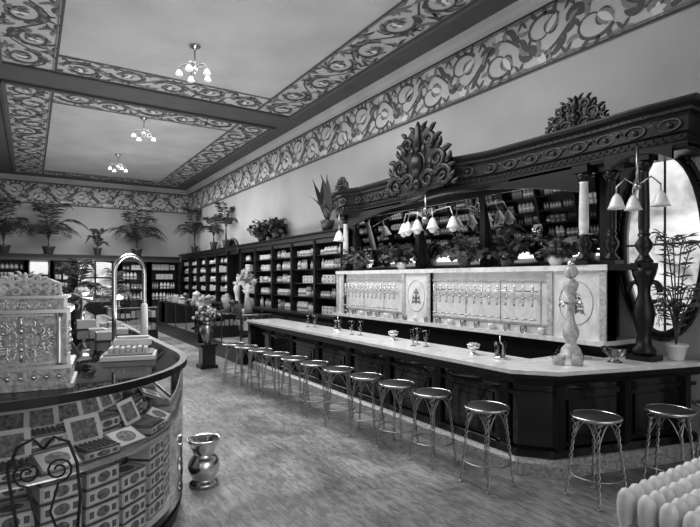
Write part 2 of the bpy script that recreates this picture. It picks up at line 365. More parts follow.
for y0,y1 in ((3.25,4.85),(4.97,6.25),(6.37,8.15)):
    b.add([(5.48,y0,1.95),(5.48,y1,1.95),(5.34,y1,2.90),(5.34,y0,2.90)],[(0,1,2,3)],'mirror')
for y in (3.1,4.86,6.26,8.16): b.box(5.34,5.5,y,y+.09,1.9,3.0,'wood')
b.box(5.30,5.5,3.1,8.28,2.90,3.0,'wood'); b.box(5.42,5.5,3.1,8.28,1.9,1.95,'wood')
Y0,Y1=2.18,8.42
fp=[(5.58,Y1),(5.06,Y1)]
for i in range(41):
    t=i/40; y=Y1-.02-(Y1-Y0-.04)*t; bow=.0
    for c,wd,am in ((Y0+.45,.5,.03),((Y0+Y1)/2,.95,.20),(Y1-.45,.5,.15)):
        q=abs(y-c)/wd
        if q<1: bow+=am*(.5+.5*math.cos(pi*q))
    fp.append((5.06-bow,y))
fp+=[(5.06,Y0),(5.58,Y0)]
b.sweep([(-.2,2.97),(-.03,2.95),(0,2.97),(0,3.02),(-.03,3.04),(-.03,3.10),(.0,3.12),(0,3.26),(.02,3.28),(.05,3.29),(.05,3.32),(.10,3.35),(.11,3.38),(.11,3.40),(-.1,3.42)],fp,'wood')
b.prism(fp,2.98,3.0,'wood'); b.prism(fp,3.40,3.41,'wood')
for i in range(1,len(fp)-2):
    (xa,ya),(xb,yb)=fp[i],fp[i+1]; l=math.hypot(xb-xa,yb-ya); k=max(1,int(l/.075))
    for j in range(k):
        t=(j+.5)/k; x=xa+(xb-xa)*t; y=ya+(yb-ya)*t
        b.sphere(x-.045,y,3.31,.015,'woodm',6); b.sphere(x-.005,y,3.07,.017,'wood',6)
y=Y0+.15
while y<Y1-.1:
    xx=min(fp[2:-2],key=lambda p:abs(p[1]-y))[0]-.006
    b.tube([(xx,y+.10*math.cos(a),3.19+.055*math.sin(a)*1) for a in [2*pi*k/12 for k in range(12)]],.01,'woodm',5,closed=True)
    b.sphere(xx,y,3.19,.028,'woodm',8); b.tube([(xx,y+.11,3.19),(xx,y+.16,3.23),(xx,y+.2,3.19)],.012,'woodm',5)
    y+=.31
def valance(ya,yb,drop,x):
    n=14
    for i in range(n):
        t0,t1=i/n,(i+1)/n; f=lambda t:2.97-drop*(abs(2*t-1)**2.2)
        y0=ya+(yb-ya)*t0; y1=ya+(yb-ya)*t1
        vs=[(x,y0,f(t0)),(x,y1,f(t1)),(x,y1,3.0),(x,y0,3.0),(x+.04,y0,f(t0)),(x+.04,y1,f(t1)),(x+.04,y1,3.0),(x+.04,y0,3.0)]
        b.add(vs,[(0,1,2,3),(4,5,6,7),(0,1,5,4)],'wood')
valance(3.2,8.0,.28,5.06); valance(2.3,2.95,.1,5.02)
def relx(y,x,z,w,h,rt,m='wood'): relief(b,m,w,h,lambda u,v,d:(x-d,y+u,z+v),rt)
relx(5.6,4.76,3.02,1.5,1.02,.036); relx(3.25,4.98,3.36,.74,.38,.018); relx(7.95,4.9,3.36,.5,.3,.014)
def col(x,y,z0,z1,m,m2):
    h=z1-z0
    b.box(x-.09,x+.09,y-.09,y+.09,z0,z0+.05,m2)
    b.lathe([(.08,.05),(.085,.07),(.06,.1),(.04,.14),(.075,.2),(.08,.24),(.045,.3),(.06,.33)],x,y,z0,m2,16)
    b.lathe([(.06,.33),(.045,.35),(.052,.4),(.05,h*.6),(.042,h-.17),(.05,h-.15)],x,y,z0,m,16)
    b.lathe([(.05,h-.15),(.075,h-.1),(.085,h-.06)],x,y,z0,m2,16); b.box(x-.09,x+.09,y-.09,y+.09,z1-.06,z1+.02,m2)
col(5.1,8.12,1.9,2.95,'marble','wood'); col(5.06,3.2,1.9,2.95,'marble','wood'); col(5.2,2.98,1.9,2.95,'wood','wood')
b.box(5.0,5.24,2.48,2.72,.95,1.0,'wood')
b.lathe([(.10,0),(.11,.05),(.07,.1),(.06,.2),(.085,.3),(.10,.42),(.08,.52),(.055,.6),(.06,.68),(.10,.78),(.12,.86)],5.12,2.6,1.0,'wood',16)
for sg in (-1,1): b.tube([(5.12,2.6+sg*.09+sg*.06*math.cos(a),1.62+.10*math.sin(a)) for a in [k*.5 for k in range(11)]],[.028-.0015*k for k in range(11)],'wood')
col(5.12,2.6,1.86,2.97,'wood','wood')
b.box(5.0,5.24,2.6,2.95,1.84,1.9,'wood')
bb=b.done('back_bar')
b=B()
for ya,yb in ((6.45,7.95),(3.8,5.5)):
    n=int((yb-ya)/.125)
    for i in range(n+1):
        y=ya+(yb-ya)*i/n
        b.tube([(5.05,y,1.52),(5.0,y,1.52),(4.985,y,1.48),(4.975,y,1.42)],.011,'nickel',6)
        b.lathe([(.013,-.02),(.022,0),(.013,.03),(.014,.10),(.02,.12),(.01,.15),(0,.155)],4.985,y,1.52,'nickel',8)
        b.lathe([(.0,0),(.02,.005),(.025,.02),(.01,.03)],4.985,y,1.25,'nickel',8); b.tube([(5.05,y,1.26),(4.985,y,1.26)],.008,'iron',5)
    b.tube([(5.03,ya-.05,1.60),(5.03,yb+.05,1.60)],.009,'nickel')
b.done('soda_draft_taps',parent=bb)
BP=[(.012,.10),(.02,.09),(.035,.07),(.05,.03),(.06,0),(.075,-.03),(.07,-.03),(.045,.02),(.0,.05)]
def bell(b,x,y,z,s=1,m='milk'): b.lathe([(r*s,h*s) for r,h in BP],x,y,z,m,14,rib=7,ramp=.04)
b=B()
b.tube([(4.82,5.5,3.0),(4.82,5.5,2.62)],.016,'brass'); b.sphere(4.82,5.5,2.75,.04,'brass'); b.sphere(4.82,5.5,2.6,.06,'brass')
for k,(dy,dx) in enumerate(((-.55,0),(-.28,-.12),(.0,-.16),(.28,-.1),(.5,0))):
    b.tube([(4.82,5.5,2.62),(4.82+dx*.4,5.5+dy*.4,2.72),(4.82+dx*.9,5.5+dy*.9,2.74),(4.82+dx,5.5+dy,2.62),(4.82+dx,5.5+dy,2.56)],.01,'brass')
    b.sphere(4.82+dx,5.5+dy,2.44,.055,'milk',10); bell(b,4.82+dx,5.5+dy,2.48,1.2)
b.done('canopy_lamp')
b=B()
b.tube([(4.80,2.5,3.0),(4.80,2.5,2.62)],.012,'brass'); b.sphere(4.8,2.5,2.62,.035,'brass')
for dy,dx in ((.14,-.1),(-.18,.06),(.1,.12)):
    b.tube([(4.8,2.5,2.62),(4.8+dx*.6,2.5+dy*.6,2.70),(4.8+dx,2.5+dy,2.62),(4.8+dx,2.5+dy,2.52)],.008,'brass'); bell(b,4.8+dx,2.5+dy,2.45,1.1)
b.done('canopy_lamp')
b=B(); b.tube([(4.85,7.95,3.0),(4.85,7.95,2.6)],.012,'brass'); bell(b,4.85,7.95,2.5,1.5); b.done('canopy_lamp')
b=B()
b.lathe([(.13,.015),(.13,.03),(.10,.05),(.09,.1),(.055,.14),(.05,.17),(.075,.22),(.08,.28),(.05,.34),(.035,.4),(.035,.55),(.05,.58),(.035,.62),(.055,.68),(.07,.72),(.075,.76),(.04,.78),(.05,.80)],4.6,3.05,.95,'marble2',20)
b.sphere(4.6,3.05,1.82,.07,'marble2',16); b.lathe([(.03,0),(.035,.03),(.0,.06)],4.6,3.05,1.885,'nickel',12)
b.box(4.46,4.74,2.91,3.19,.951,.966,'marble2')
for a in range(4):
    c,s=math.cos(a*pi/2),math.sin(a*pi/2); b.tube([(4.6+.05*c,3.05+.05*s,1.5),(4.6+.11*c,3.05+.11*s,1.52),(4.6+.13*c,3.05+.13*s,1.47)],.012,'nickel')
b.done('onyx_lamp_post')
# ---------------------------------------------------------------- stools
b=B()
b.lathe([(.0,.645),(.165,.645),(.17,.655),(.165,.663),(.0,.666)],0,0,0,'seat',24)
b.tube([(.183*math.cos(2*pi*i/28),.183*math.sin(2*pi*i/28),.655) for i in range(28)],.011,'nickel',6,closed=True)
b.tube([(.15*math.cos(2*pi*i/24),.15*math.sin(2*pi*i/24),.635) for i in range(24)],.007,'iron',6,closed=True)
for a in range(4):
    an=a*pi/2+pi/4; c,s=math.cos(an),math.sin(an)
    for ph in (0,pi):
        pts=[]
        for k in range(45):
            t=k/44; r=.145+.075*t; z=.64*(1-t)+.004
            tw=.010; aa=t*2*pi*5.5+ph
            if t<.12: tw=.010+.03*(.12-t)/.12
            ox=tw*math.cos(aa); oy=tw*math.sin(aa)
            pts.append(((r+oy)*c-ox*s,(r+oy)*s+ox*c,z))
        b.tube(pts,.0055,'iron',5)
    b.lathe([(.018,0),(.018,.008),(.008,.014)],.22*c,.22*s,0,'iron',8)
    an2=an+pi/2; c2,s2=math.cos(an2),math.sin(an2); p=[]
    for k in range(11):
        t=k/10; z=.44+.18*math.sin(pi*t)
        x=(c*(1-t)+c2*t); y=(s*(1-t)+s2*t); p.append((.168*x,.168*y,z))
    b.tube(p,.005,'iron',5)
b.tube([(.198*math.cos(2*pi*i/24),.198*math.sin(2*pi*i/24),.20) for i in range(24)],.006,'iron',5,closed=True)
st=b.done('wire_stool',origin=(0,0,0))
sp=[(3.30,2.98),(3.27,3.63),(3.24,4.14),(3.20,4.65),(3.16,5.18),(3.12,5.72),(3.08,6.23),(3.04,6.73),(3.0,7.24),(2.95,7.72),(2.9,8.18),(3.80,2.30),(4.50,2.08),(5.05,1.94)]
st.location=(sp[0][0],sp[0][1],0)
for i,(x,y) in enumerate(sp[1:]): dup(st,(x,y,0),rz=.3*i)
# ---------------------------------------------------------------- plants
def palm(b,x,y,z,h,spread,nf,ll,pot=.14,ph=.22,seed=1,potm='pot',leaf='leaf',stem=.0,seg=14,lw=.018,up=1.0):
    r=random.Random(seed)
    b.lathe([(pot*.65,0),(pot*.7,.01),(pot*.95,ph*.8),(pot*1.08,ph*.85),(pot*1.08,ph),(pot*.9,ph),(pot*.85,ph*.9),(0,ph*.9)],x,y,z,potm,14)
    z0=z+ph*.9
    if stem: b.tube([(x,y,z0),(x,y,z0+stem)],[.03,.02],leaf)
    z0+=stem
    for k in range(nf):
        az=2*pi*k/nf+r.uniform(-.3,.3); inn=(k%3==0); sp_=spread*(r.uniform(.3,.6) if inn else r.uniform(.7,1.1)); hh=h*(r.uniform(1.2,1.5) if inn else r.uniform(.6,1.1))
        d=Vector((math.cos(az),math.sin(az),0)); pr=Vector((-d.y,d.x,0)); pts=[]
        for i in range(seg+1):
            t=i/seg; pts.append(Vector((x,y,z0))+d*sp_*t**1.2+Vector((0,0,hh*(2.5*t-(1.7 if inn else 2.2)*t*t)*up)))
        b.tube(pts,[.008*(1-.7*i/seg)+.001 for i in range(seg+1)],leaf,4)
        for i in range(2,seg+1):
            t=i/seg; l=ll*math.sin(pi*min(.97,.12+.8*t))
            tg=(pts[i]-pts[i-1]).normalized()
            for sg in (-1,1):
                q=(pr*sg*.8+tg*.7+Vector((0,0,-.35-.3*r.random()))).normalized()
                e=pts[i]+q*l; w=tg*lw; m=pts[i]+q*l*.5+Vector((0,0,.05*l))
                b.add([tuple(pts[i]),tuple(m-w),tuple(e),tuple(m+w)],[(0,1,2,3)],leaf)
def bushy(b,x,y,z,rad,n,ls,pot=.08,ph=.12,seed=1,potm='china',leaf='leaf2'):
    r=random.Random(seed)
    b.lathe([(pot*.6,0),(pot*.95,ph*.5),(pot,ph),(pot*.85,ph),(0,ph*.9)],x,y,z,potm,14)
    for k in range(n):
        a=r.uniform(0,2*pi); e=r.uniform(.1,1.4); l=rad*r.uniform(.6,1.1)
        d=Vector((math.cos(a)*math.cos(e),math.sin(a)*math.cos(e),math.sin(e)))
        p0=Vector((x,y,z+ph*.9)); p1=p0+d*l*.6+Vector((0,0,.03)); p2=p0+d*l
        b.tube([p0,p1,p2],.003,leaf,4)
        for q in range(5):
            c=p0+d*l*(.4+.13*q); u=Vector((r.uniform(-1,1),r.uniform(-1,1),r.uniform(-.5,.6))).normalized()*ls
            v=d.cross(u).normalized()*ls*.4
            b.add([tuple(c),tuple(c+u*.5+v),tuple(c+u),tuple(c+u*.5-v)],[(0,1,2,3)],leaf)
def clampv(b,x1=XR-.03,x0=XL+.03,y1=YB-.03,z0=None):
    b.v=[(max(x0,min(p[0],x1)),min(p[1],y1),p[2] if z0 is None else max(z0,p[2])) for p in b.v]
CT=2.755
for (x,y,z,h,sp_,nf,ll,po,sd,stm) in [(.55,20.55,2.625,1.0,1.35,18,.46,.2,1,.25),(3.45,20.55,2.625,.95,1.3,18,.46,.2,2,.2),(-.75,20.55,2.625,1.2,1.0,15,.45,.2,3,.1),(2.1,20.55,2.625,.6,.5,10,.2,.14,4,.0),
      (5.38,19.6,CT,.85,.8,13,.34,.14,5,.3),(5.38,17.2,CT,.6,.7,11,.3,.13,6,.2),(5.38,15.9,CT,.6,.65,10,.3,.12,8,.4)]:
    b=B(); palm(b,x,y,z,h,sp_,nf,ll,po,.28,sd,stem=stm,lw=.026); clampv(b,z0=z); b.done('potted_palm')
for (x,y,rad,sd) in [(5.38,12.9,.45,1),(5.38,11.9,.42,2)]:
    b=B(); bushy(b,x,y,CT,rad,46,.14,.13,.2,sd,'pot','leaf'); clampv(b,z0=CT); b.done('potted_ivy')
b=B(); r=random.Random(5)
b.lathe([(.1,0),(.15,.2),(.16,.25),(.0,.24)],5.38,9.3,CT,'pot',14)
for k in range(13):
    a=r.uniform(0,2*pi); l=r.uniform(.6,1.05); out=r.uniform(.08,.35)
    pts=[Vector((5.38+math.cos(a)*out*t*t*1.8,9.3+math.sin(a)*out*t*1.8,CT+.2+l*(t-.22*t*t*(k%3)))) for t in [i/8 for i in range(9)]]
    nv=Vector((-math.sin(a),math.cos(a),0)); vs=[]
    for i,p in enumerate(pts):
        w=.085*math.sin(pi*min(.98,.05+i/8)); vs+= [tuple(p-nv*w),tuple(p+nv*w)]
    b.add(vs,[(2*i,2*i+1,2*i+3,2*i+2) for i in range(8)],'leaf2' if k%2 else 'leaf')
clampv(b); b.done('potted_rubber_plant')
for (y,rad,pm,sd) in [(7.75,.36,'pot',11),(6.45,.38,'china',12),(5.05,.42,'pot',13),(4.3,.3,'pot',14),(3.6,.22,'china',15)]:
    b=B(); bushy(b,5.14,y,1.902,rad,48,.09,.09,.12,sd,pm,'leaf2' if sd%2 else 'leaf'); clampv(b,x1=5.32,z0=1.902); b.done('potted_fern')
# ---------------------------------------------------------------- wall cabinets
def stock(b,axis,u0,u1,d0,z,h,rnd,sgn=1,dark=False):
    """groups of identical goods: round jars, bottles, tins and cartons"""
    u=u0+.03; pal=['s3','s2','s3','s4','s2'] if dark else ['s1','s4','s1','s2','s4','s1']
    def P(a,c): return (d0+sgn*.08,a) if axis=='y' else (a,d0+sgn*.08)
    while u<u1-.1:
        kind=rnd.choice(['jar','bottle','tin','carton','jar','bottle','gap'])
        m=rnd.choice(pal); cnt=rnd.randint(2,4); hh=h*rnd.uniform(.5,.85)
        w={'jar':.13,'bottle':.085,'tin':.10,'carton':.16,'gap':.1}[kind]
        for q in range(cnt):
            if u+w>u1-.02: break
            x,y=P(u+w/2,0)
            if kind=='jar':
                r=w*.44; b.lathe([(r*.9,0),(r,.02),(r,hh*.7),(r*.7,hh*.82),(r*.75,hh*.84),(r*.75,hh*.9),(r*.2,hh),(0,hh*1.04)],x,y,z,m,10)
                b.lathe([(r*1.02,hh*.25),(r*1.02,hh*.5)],x,y,z,'lab' if m!='s1' else 's2',10)
            elif kind=='bottle':
                r=w*.42; b.lathe([(r,0),(r,hh*.6),(r*.35,hh*.78),(r*.35,hh*.95),(r*.5,hh*.96),(r*.5,hh)],x,y,z,m,8)
            elif kind=='tin':
                r=w*.45
                for e in range(2): b.lathe([(r,0),(r,hh*.45),(r*.9,hh*.46)],x,y,z+e*hh*.48,m if e else pal[(q+1)%len(pal)],10)
            elif kind=='carton':
                for e in range(2):
                    za=z+e*hh*.5; zb=za+hh*.48; a,c=sorted((d0+sgn*.02,d0+sgn*.14))
                    if axis=='y': b.box(a,c,u+.005,u+w-.005,za,zb,m); b.box(a-.002 if sgn>0 else a,c if sgn>0 else c+.002,u+.04,u+w-.04,za+.02,zb-.02,'s2' if m!='s2' else 's1')
                    else: b.box(u+.005,u+w-.005,a,c,za,zb,m)
            u+=w
            if kind=='gap': break
        u+=rnd.uniform(.01,.06)
b=B(); s=B(); rnd=random.Random(3)
ya,yb=8.48,21.0; nb=11; bw=(yb-ya)/nb
b.box(5.54,5.58,ya,yb,.0,2.6,'wood'); b.box(5.1,5.58,ya,yb,0,.95,'wood'); b.box(5.05,5.58,ya,yb,.95,1.0,'woodm')
b.sweep([(-.3,2.52),(.0,2.52),(.02,2.6),(.06,2.62),(.08,2.7),(.12,2.72),(.12,2.75),(-.3,2.75)],[(5.58,yb),(5.25,yb),(5.25,ya),(5.58,ya)],'wood'); b.box(5.2,5.58,ya,yb,2.73,2.75,'wood')
for i in range(nb+1):
    y=ya+bw*i; b.box(5.22,5.56,max(ya,y-.04),min(yb,y+.04),1.0,2.6,'wood')
for i in range(nb):
    y0=ya+bw*i+.04; y1=y0+bw-.08
    b.box(5.08,5.1,y0+.08,y1-.08,.2,.85,'woodm')
    if i==5:
        cyy=(y0+y1)/2; ar=[(5.2,cyy+.5*math.cos(pi*k/12),2.5+.45*math.sin(pi*k/12)) for k in range(13)]
        b.tube(ar,.05,'wood'); b.add([(5.24,p[1],p[2]) for p in ar],[tuple(range(13))],'wood')
        continue
    for z in (1.33,1.64,1.95,2.25): b.box(5.26,5.55,y0,y1,z,z+.02,'wood')
    for z,h in ((1.0,.32),(1.35,.28),(1.66,.28),(1.97,.27),(2.27,.24)): stock(s,'y',y0,y1,5.29,z,h,rnd)
cab=b.done('apothecary_cabinet'); s.done('medicine_stock',parent=cab)
b=B(); b.lathe([(.12,0),(.1,.05),(.06,.1),(.09,.3),(.13,.45),(.08,.6),(.03,.7),(.05,.78),(.0,.85)],5.35,ya+bw*5.5,1.0,'china',14); b.done('urn',parent=cab)
b=B(); s=B(); yl0,yl1=3.2,20.2; nb2=15; bw2=(yl1-yl0)/nb2
b.box(XL+.02,XL+.06,yl0,yl1,0,2.6,'wood'); b.box(XL+.02,XL+.38,yl0,yl1,0,.95,'wood'); b.box(XL+.02,XL+.38,yl0,yl1,2.55,2.72,'wood')
for i in range(nb2+1): b.box(XL+.05,XL+.36,yl0+bw2*i-.03,yl0+bw2*i+.03,.95,2.6,'wood')
for i in range(nb2):
    y0=yl0+bw2*i+.03; y1=y0+bw2-.06
    for z in (1.33,1.7,2.1): b.box(XL+.06,XL+.34,y0,y1,z,z+.02,'wood')
    for z,h in ((.95,.34),(1.35,.32),(1.72,.34),(2.12,.36)): stock(s,'y',y0,y1,XL+.31,z,h,rnd,-1,True)
cab=b.done('shelf_cabinet'); s.done('shelf_stock',parent=cab)
b=B(); s=B()
b.box(XL+.5,5.0,20.3,20.9,2.5,2.62,'wood'); b.box(XL+.5,5.0,20.28,20.9,2.4,2.5,'woodm')
segs=[(-.95,-.1,'s'),(-.1,.65,'w'),(.65,1.35,'s'),(1.35,2.85,'d'),(2.85,3.9,'s'),(3.9,5.0,'s')]
for x0,x1,k in segs:
    b.box(x0-.05,x0+.05,20.35,20.85,0,2.45,'wood'); b.box(x1-.05,x1+.05,20.35,20.85,0,2.45,'wood')
    if k=='s':
        b.box(x0,x1,20.4,20.9,0,.95,'wood'); b.box(x0,x1,20.8,20.85,.95,2.45,'wood')
        for z in (1.35,1.72,2.08): b.box(x0+.05,x1-.05,20.45,20.8,z,z+.02,'wood')
        for z,h in ((.95,.36),(1.37,.33),(1.74,.32),(2.1,.28)): stock(s,'x',x0+.06,x1-.06,20.5,z,h,rnd)
    if k=='w': b.box(x0,x1,20.4,20.9,0,1.9,'wood')
    if k=='d':
        b.box(x0,x1,20.4,20.85,0,.9,'wood'); c=(x0+x1)/2
        b.tube([(c+.72*math.cos(pi*q/12),20.38,2.2+.22*math.sin(pi*q/12)) for q in range(13)],.04,'wood')
cab=b.done('rear_partition'); s.done('rear_shelf_stock',parent=cab)
b=B(); b.box(1.5,2.72,YB-.03,YB-.01,1.15,2.45,'day')
for x in (1.5,2.1,2.7): b.box(x-.03,x+.03,YB-.06,YB-.01,1.1,2.5,'wood')
for z in (1.1,1.8,2.47): b.box(1.47,2.75,YB-.06,YB-.01,z-.03,z+.03,'wood')
b.done('window_2')
b=B(); b.box(-.02,.57,YB-.03,YB-.01,1.9,2.4,'dayd'); b.tube([(-.02,YB-.04,1.9),(.57,YB-.04,1.9),(.57,YB-.04,2.4),(-.02,YB-.04,2.4)],.03,'wood',closed=True); b.done('window_3')
# ---------------------------------------------------------------- left showcase
LX=-.97
def outer(inset=0,n=14):
    cx,cy_=-.15,4.35; a,bb=1.2-inset,1.35-inset
    return [(LX+inset,3.0+inset)]+[(cx+a*math.sin(t),cy_-bb*math.cos(t)) for t in [pi/2*i/n for i in range(n+1)]]+[(1.05-inset,9.5)]
inner=[(.35,9.5),(.35,4.5),(.05,3.85),(LX,3.85)]
fpz=outer()+inner
b=B()
b.prism(outer(.03)+inner,0,.12,'wood'); b.prism(outer(.02)+inner,.12,.148,'woodm',top='box')
b.prism(outer(.05)+[(.37,9.4),(.37,4.52),(.07,3.83),(LX+.05,3.83)],.70,.713,'boxd')
b.sweep([(0,.70),(.012,.70),(.012,.73),(0,.73)],outer()[::-1],'nickel')
ow=outer()[::-1]
b.sweep([(0.005,1.09),(.02,1.09),(.02,1.14),(-.03,1.145),(-.03,1.1),(.005,1.09)],ow,'wood')
b.sweep([(0.005,.1),(.02,.1),(.02,.17),(0,.17)],ow,'wood')
b.sweep([(0,.15),(0,1.10)],ow,'glass',True)
b.prism([(x,y) for x,y in fpz],1.125,1.14,'gtop')
b.prism([(.35,9.5),(.35,4.5),(.05,3.85),(LX,3.85),(LX,3.83),(.065,3.83),(.37,4.5),(.37,9.5)],.15,1.12,'woodm')
for y in (5.6,6.9,8.2,9.48): b.box(1.035,1.06,y-.012,y+.012,.15,1.12,'nickel')
for p in (outer()[14],): b.tube([(p[0],p[1],.15),(p[0],p[1],1.12)],.01,'nickel')
b.box(.35,1.05,9.44,9.5,0,1.12,'wood')
gc=b.done('glass_showcase')
def cbox(b,x,y,z,w,d,h,rz,open_=False,tilt=0):
    S=b.M; b.M=Matrix.Translation((x,y,z))@Matrix.Rotation(rz,4,'Z')@Matrix.Rotation(tilt,4,'X')
    b.box(-w/2,w/2,-d/2,d/2,0,h,'box'); e=.002
    b.box(-w*.42,w*.42,-d/2-e,-d/2,h*.14,h*.86,'lab')
    n=14; b.add([(w*.2*math.cos(2*pi*k/n),-d/2-2*e,h*.5+h*.32*math.sin(2*pi*k/n)) for k in range(n)],[tuple(range(n))],'pic')
    b.box(-w*.40,-w*.27,-d/2-2*e,-d/2-e,h*.3,h*.7,'boxd'); b.box(w*.27,w*.40,-d/2-2*e,-d/2-e,h*.3,h*.7,'boxd')
    b.box(w/2,w/2+e,-d*.35,d*.35,h*.15,h*.85,'pic')
    for zz in (0.0,h-.006): b.box(-w/2-.001,w/2+.001,-d/2-.001,d/2+.001,zz,zz+.006,'boxd')
    b.box(-w*.44,w*.44,-d*.42,d*.42,h,h+e,'lab')
    n=16; b.add([(w*.30*math.cos(2*pi*k/n),d*.32*math.sin(2*pi*k/n),h+e*1.6) for k in range(n)],[tuple(range(n))],'pic')
    if open_:
        b.box(-w*.44,w*.44,-d*.42,d*.42,h+e,h+2*e,'boxd')
        for q in range(7): b.tube([(-w*.4+q*w*.133,-d*.38,h+.008),(-w*.4+q*w*.133,d*.38,h+.008)],.009,'boxd',6)
        c=math.radians(25); b.add([(-w/2,d/2,h),(w/2,d/2,h),(w/2,d/2+d*math.sin(c),h+d*math.cos(c)),(-w/2,d/2+d*math.sin(c),h+d*math.cos(c))],[(0,1,2,3)],'lab')
        y0,z0=d/2-.003,h; f=lambda t:(y0+t*d*math.sin(c),z0+t*d*math.cos(c)); a0,b0=f(.15);a1,b1=f(.85)
        b.add([(-w*.35,a0,b0),(w*.35,a0,b0),(w*.35,a1,b1),(-w*.35,a1,b1)],[(0,1,2,3)],'pic')
    b.M=S
b=B(); r=random.Random(9)
def oncurve(th,ins):
    a,bb=1.2-ins,1.35-ins; return (-.15+a*math.sin(th),4.35-bb*math.cos(th),th)
spots=[(-.82+.25*i,3.17,0,) for i in range(3)]
spots+= [oncurve(t,.17) for t in (.06,.27,.48,.69,.92,1.15,1.40)]
spots+= [(.88,4.62+.24*i,pi/2) for i in range(18)]
for i,(x,y,th) in enumerate(spots):
    for q in range(5 if i%3 else 4): cbox(b,x,y,.15+.1*q,.205,.15,.095,th+r.uniform(-.03,.03))
    if i%2:
        cbox(b,x,y,.715,.21,.17,.05,th+r.uniform(-.08,.08),open_=True)
    else:
        cbox(b,x,y,.73,.22,.17,.028,th+r.uniform(-.12,.12),tilt=.42)
    if i<12:
        xx=x-.19*math.sin(th)*1.05; yy=y+.19*math.cos(th)*1.05
        for q in range(2): cbox(b,xx,yy,.715+.075*q,.19,.14,.07,th+r.uniform(-.1,.1),open_=(q==1))
        for q in range(5): cbox(b,xx,yy,.15+.1*q,.17,.13,.095,th)
b.done('cigar_boxes')
# cash register
b=B(); b.M=Matrix.Translation((-.02,3.42,1.142))@Matrix.Rotation(-.12,4,'Z')@Matrix.Scale(1.0,4)
b.box(-.25,.25,-.2,.2,0,.025,'relief'); b.box(-.235,.235,-.185,.185,.025,.11,'relief'); b.box(-.245,.245,-.195,.195,.11,.13,'nickel')
b.box(-.215,.215,-.165,.16,.13,.42,'relief'); b.box(-.235,.235,-.185,.18,.42,.44,'nickel'); b.box(-.20,.20,-.14,.14,.44,.50,'relief'); b.box(-.22,.22,-.16,.16,.50,.515,'nickel')
f=-.165
for x in (-.18,.18): b.lathe([(.02,0),(.012,.02),(.016,.13),(.012,.24),(.02,.29)],x,f-.008,.13,'nickel',10)
relief(b,'nickel',.30,.13,lambda u,v,d:(u,f-.004,.275+v),.005,False); relief(b,'nickel',.30,.12,lambda u,v,d:(u,f-.004,.27-v),.005,False)
b.box(-.15,.15,f-.008,f,.14,.15,'nickel'); b.box(-.15,.15,f-.008,f,.405,.412,'nickel')
for x in range(-3,4): b.sphere(x*.06,-.19,.07,.016,'nickel',8)
for x in (-.1,0,.1): relief(b,'nickel',.09,.045,lambda u,v,d:(x+u,-.145,.445+v),.003,False)
for sg in (-1,1): relief(b,'nickel',.22,.2,lambda u,v,d:(sg*.218,u,.17+v),.005,False)
relief(b,'bottle',.34,.13,lambda u,v,d:(u,-.02,.515+v),.008,False)
b.tube([(-.17,-.02,.52),(-.17,-.02,.58),(-.12,-.02,.6),(-.06,-.02,.585),(0,-.02,.61),(.06,-.02,.585),(.12,-.02,.6),(.17,-.02,.58),(.17,-.02,.52)],.012,'bottle',8)
b.box(-.16,.16,-.015,.0,.515,.585,'s4')
for i in range(5):
    for j in range(4): b.tube([(-.16+i*.08,.16,.18+j*.05),(-.16+i*.08,.22-.02*j,.19+j*.05)],.006,'nickel'); b.lathe([(.014,0),(.014,.006)],-.16+i*.08,.22-.02*j,.19+j*.05,'s1',8)
b.done('cash_register')
b=B(); xa,ya_,xb2,yb2=.64,4.95,.92,5.09
pts=[(xa,ya_,1.15),(xa,ya_,1.45),(xa,ya_,1.80)]
for i in range(1,13):
    t=pi*i/12; m_=.5-.5*math.cos(t); pts.append((xa+(xb2-xa)*m_,ya_+(yb2-ya_)*m_,1.80+.17*math.sin(t)))
pts+=[(xb2,yb2,1.5),(xb2,yb2,1.15)]
b.tube(pts,.02,'nickel',10)
for (x,y) in ((xa,ya_),(xb2,yb2)): b.lathe([(.05,0),(.05,.01),(.03,.025),(.022,.05)],x,y,1.142,'nickel',14)
b.lathe([(.03,1.2),(.035,1.22),(.03,1.5),(.02,1.52)],xb2,yb2,0,'milk',12)
b.add([(xa,ya_,1.2),(xb2,yb2,1.2),(xb2,yb2,1.78),(xa,ya_,1.78)],[(0,1,2,3)],'glass')
b.done('arched_display_stand')
b=B(); b.M=Matrix.Translation((.65,4.17,1.142))@Matrix.Rotation(-.25,4,'Z')
b.box(-.19,.19,-.16,.16,0,.035,'china'); b.box(-.17,.17,-.14,.14,.035,.05,'s2')
for i in range(7): b.box(-.14+.04*i,-.112+.04*i,-.1,.1,.05,.09+.005*(i%2),'s1')
b.box(-.12,.15,.02,.13,.09,.14,'china'); b.box(-.1,.13,.04,.11,.14,.16,'s1')
b.done('marble_display_tray',bevel=.004)
b=B(); r=random.Random(4)
for i in range(8):
    x=.55+r.uniform(0,.30); y=5.5+i*.23; w=r.uniform(.07,.12); h=r.uniform(.04,.13); m=r.choice(['s1','s4','s4','s2'])
    b.box(x-w,x+w,y-.09,y+.09,1.152,1.152+h,m); b.box(x-w*.8,x+w*.8,y-.07,y+.07,1.152+h,1.156+h,'pic')
    b.box(x-w-.01,x+w+.01,y-.10,y+.10,1.142,1.152,'s3')
b.done('counter_display_boxes',bevel=.004)
b=B(); palm(b,.6,8.6,1.142,.55,.45,16,.22,.11,.16,21,leaf='leaf'); clampv(b,z0=1.142); b.done('potted_palm')
b=B()
b.lathe([(.1,0),(.1,.02),(.03,.05),(.03,.25),(.12,.3),(.14,.42),(.0,.42)],.6,7.7,1.142,'nickel',14)
for k in range(20):
    a=r.uniform(0,6.28);q=r.uniform(0,.1); b.sphere(.6+q*math.cos(a),7.7+q*math.sin(a),1.57+r.uniform(0,.04),.035,'s4',7)
b.done('fruit_compote')
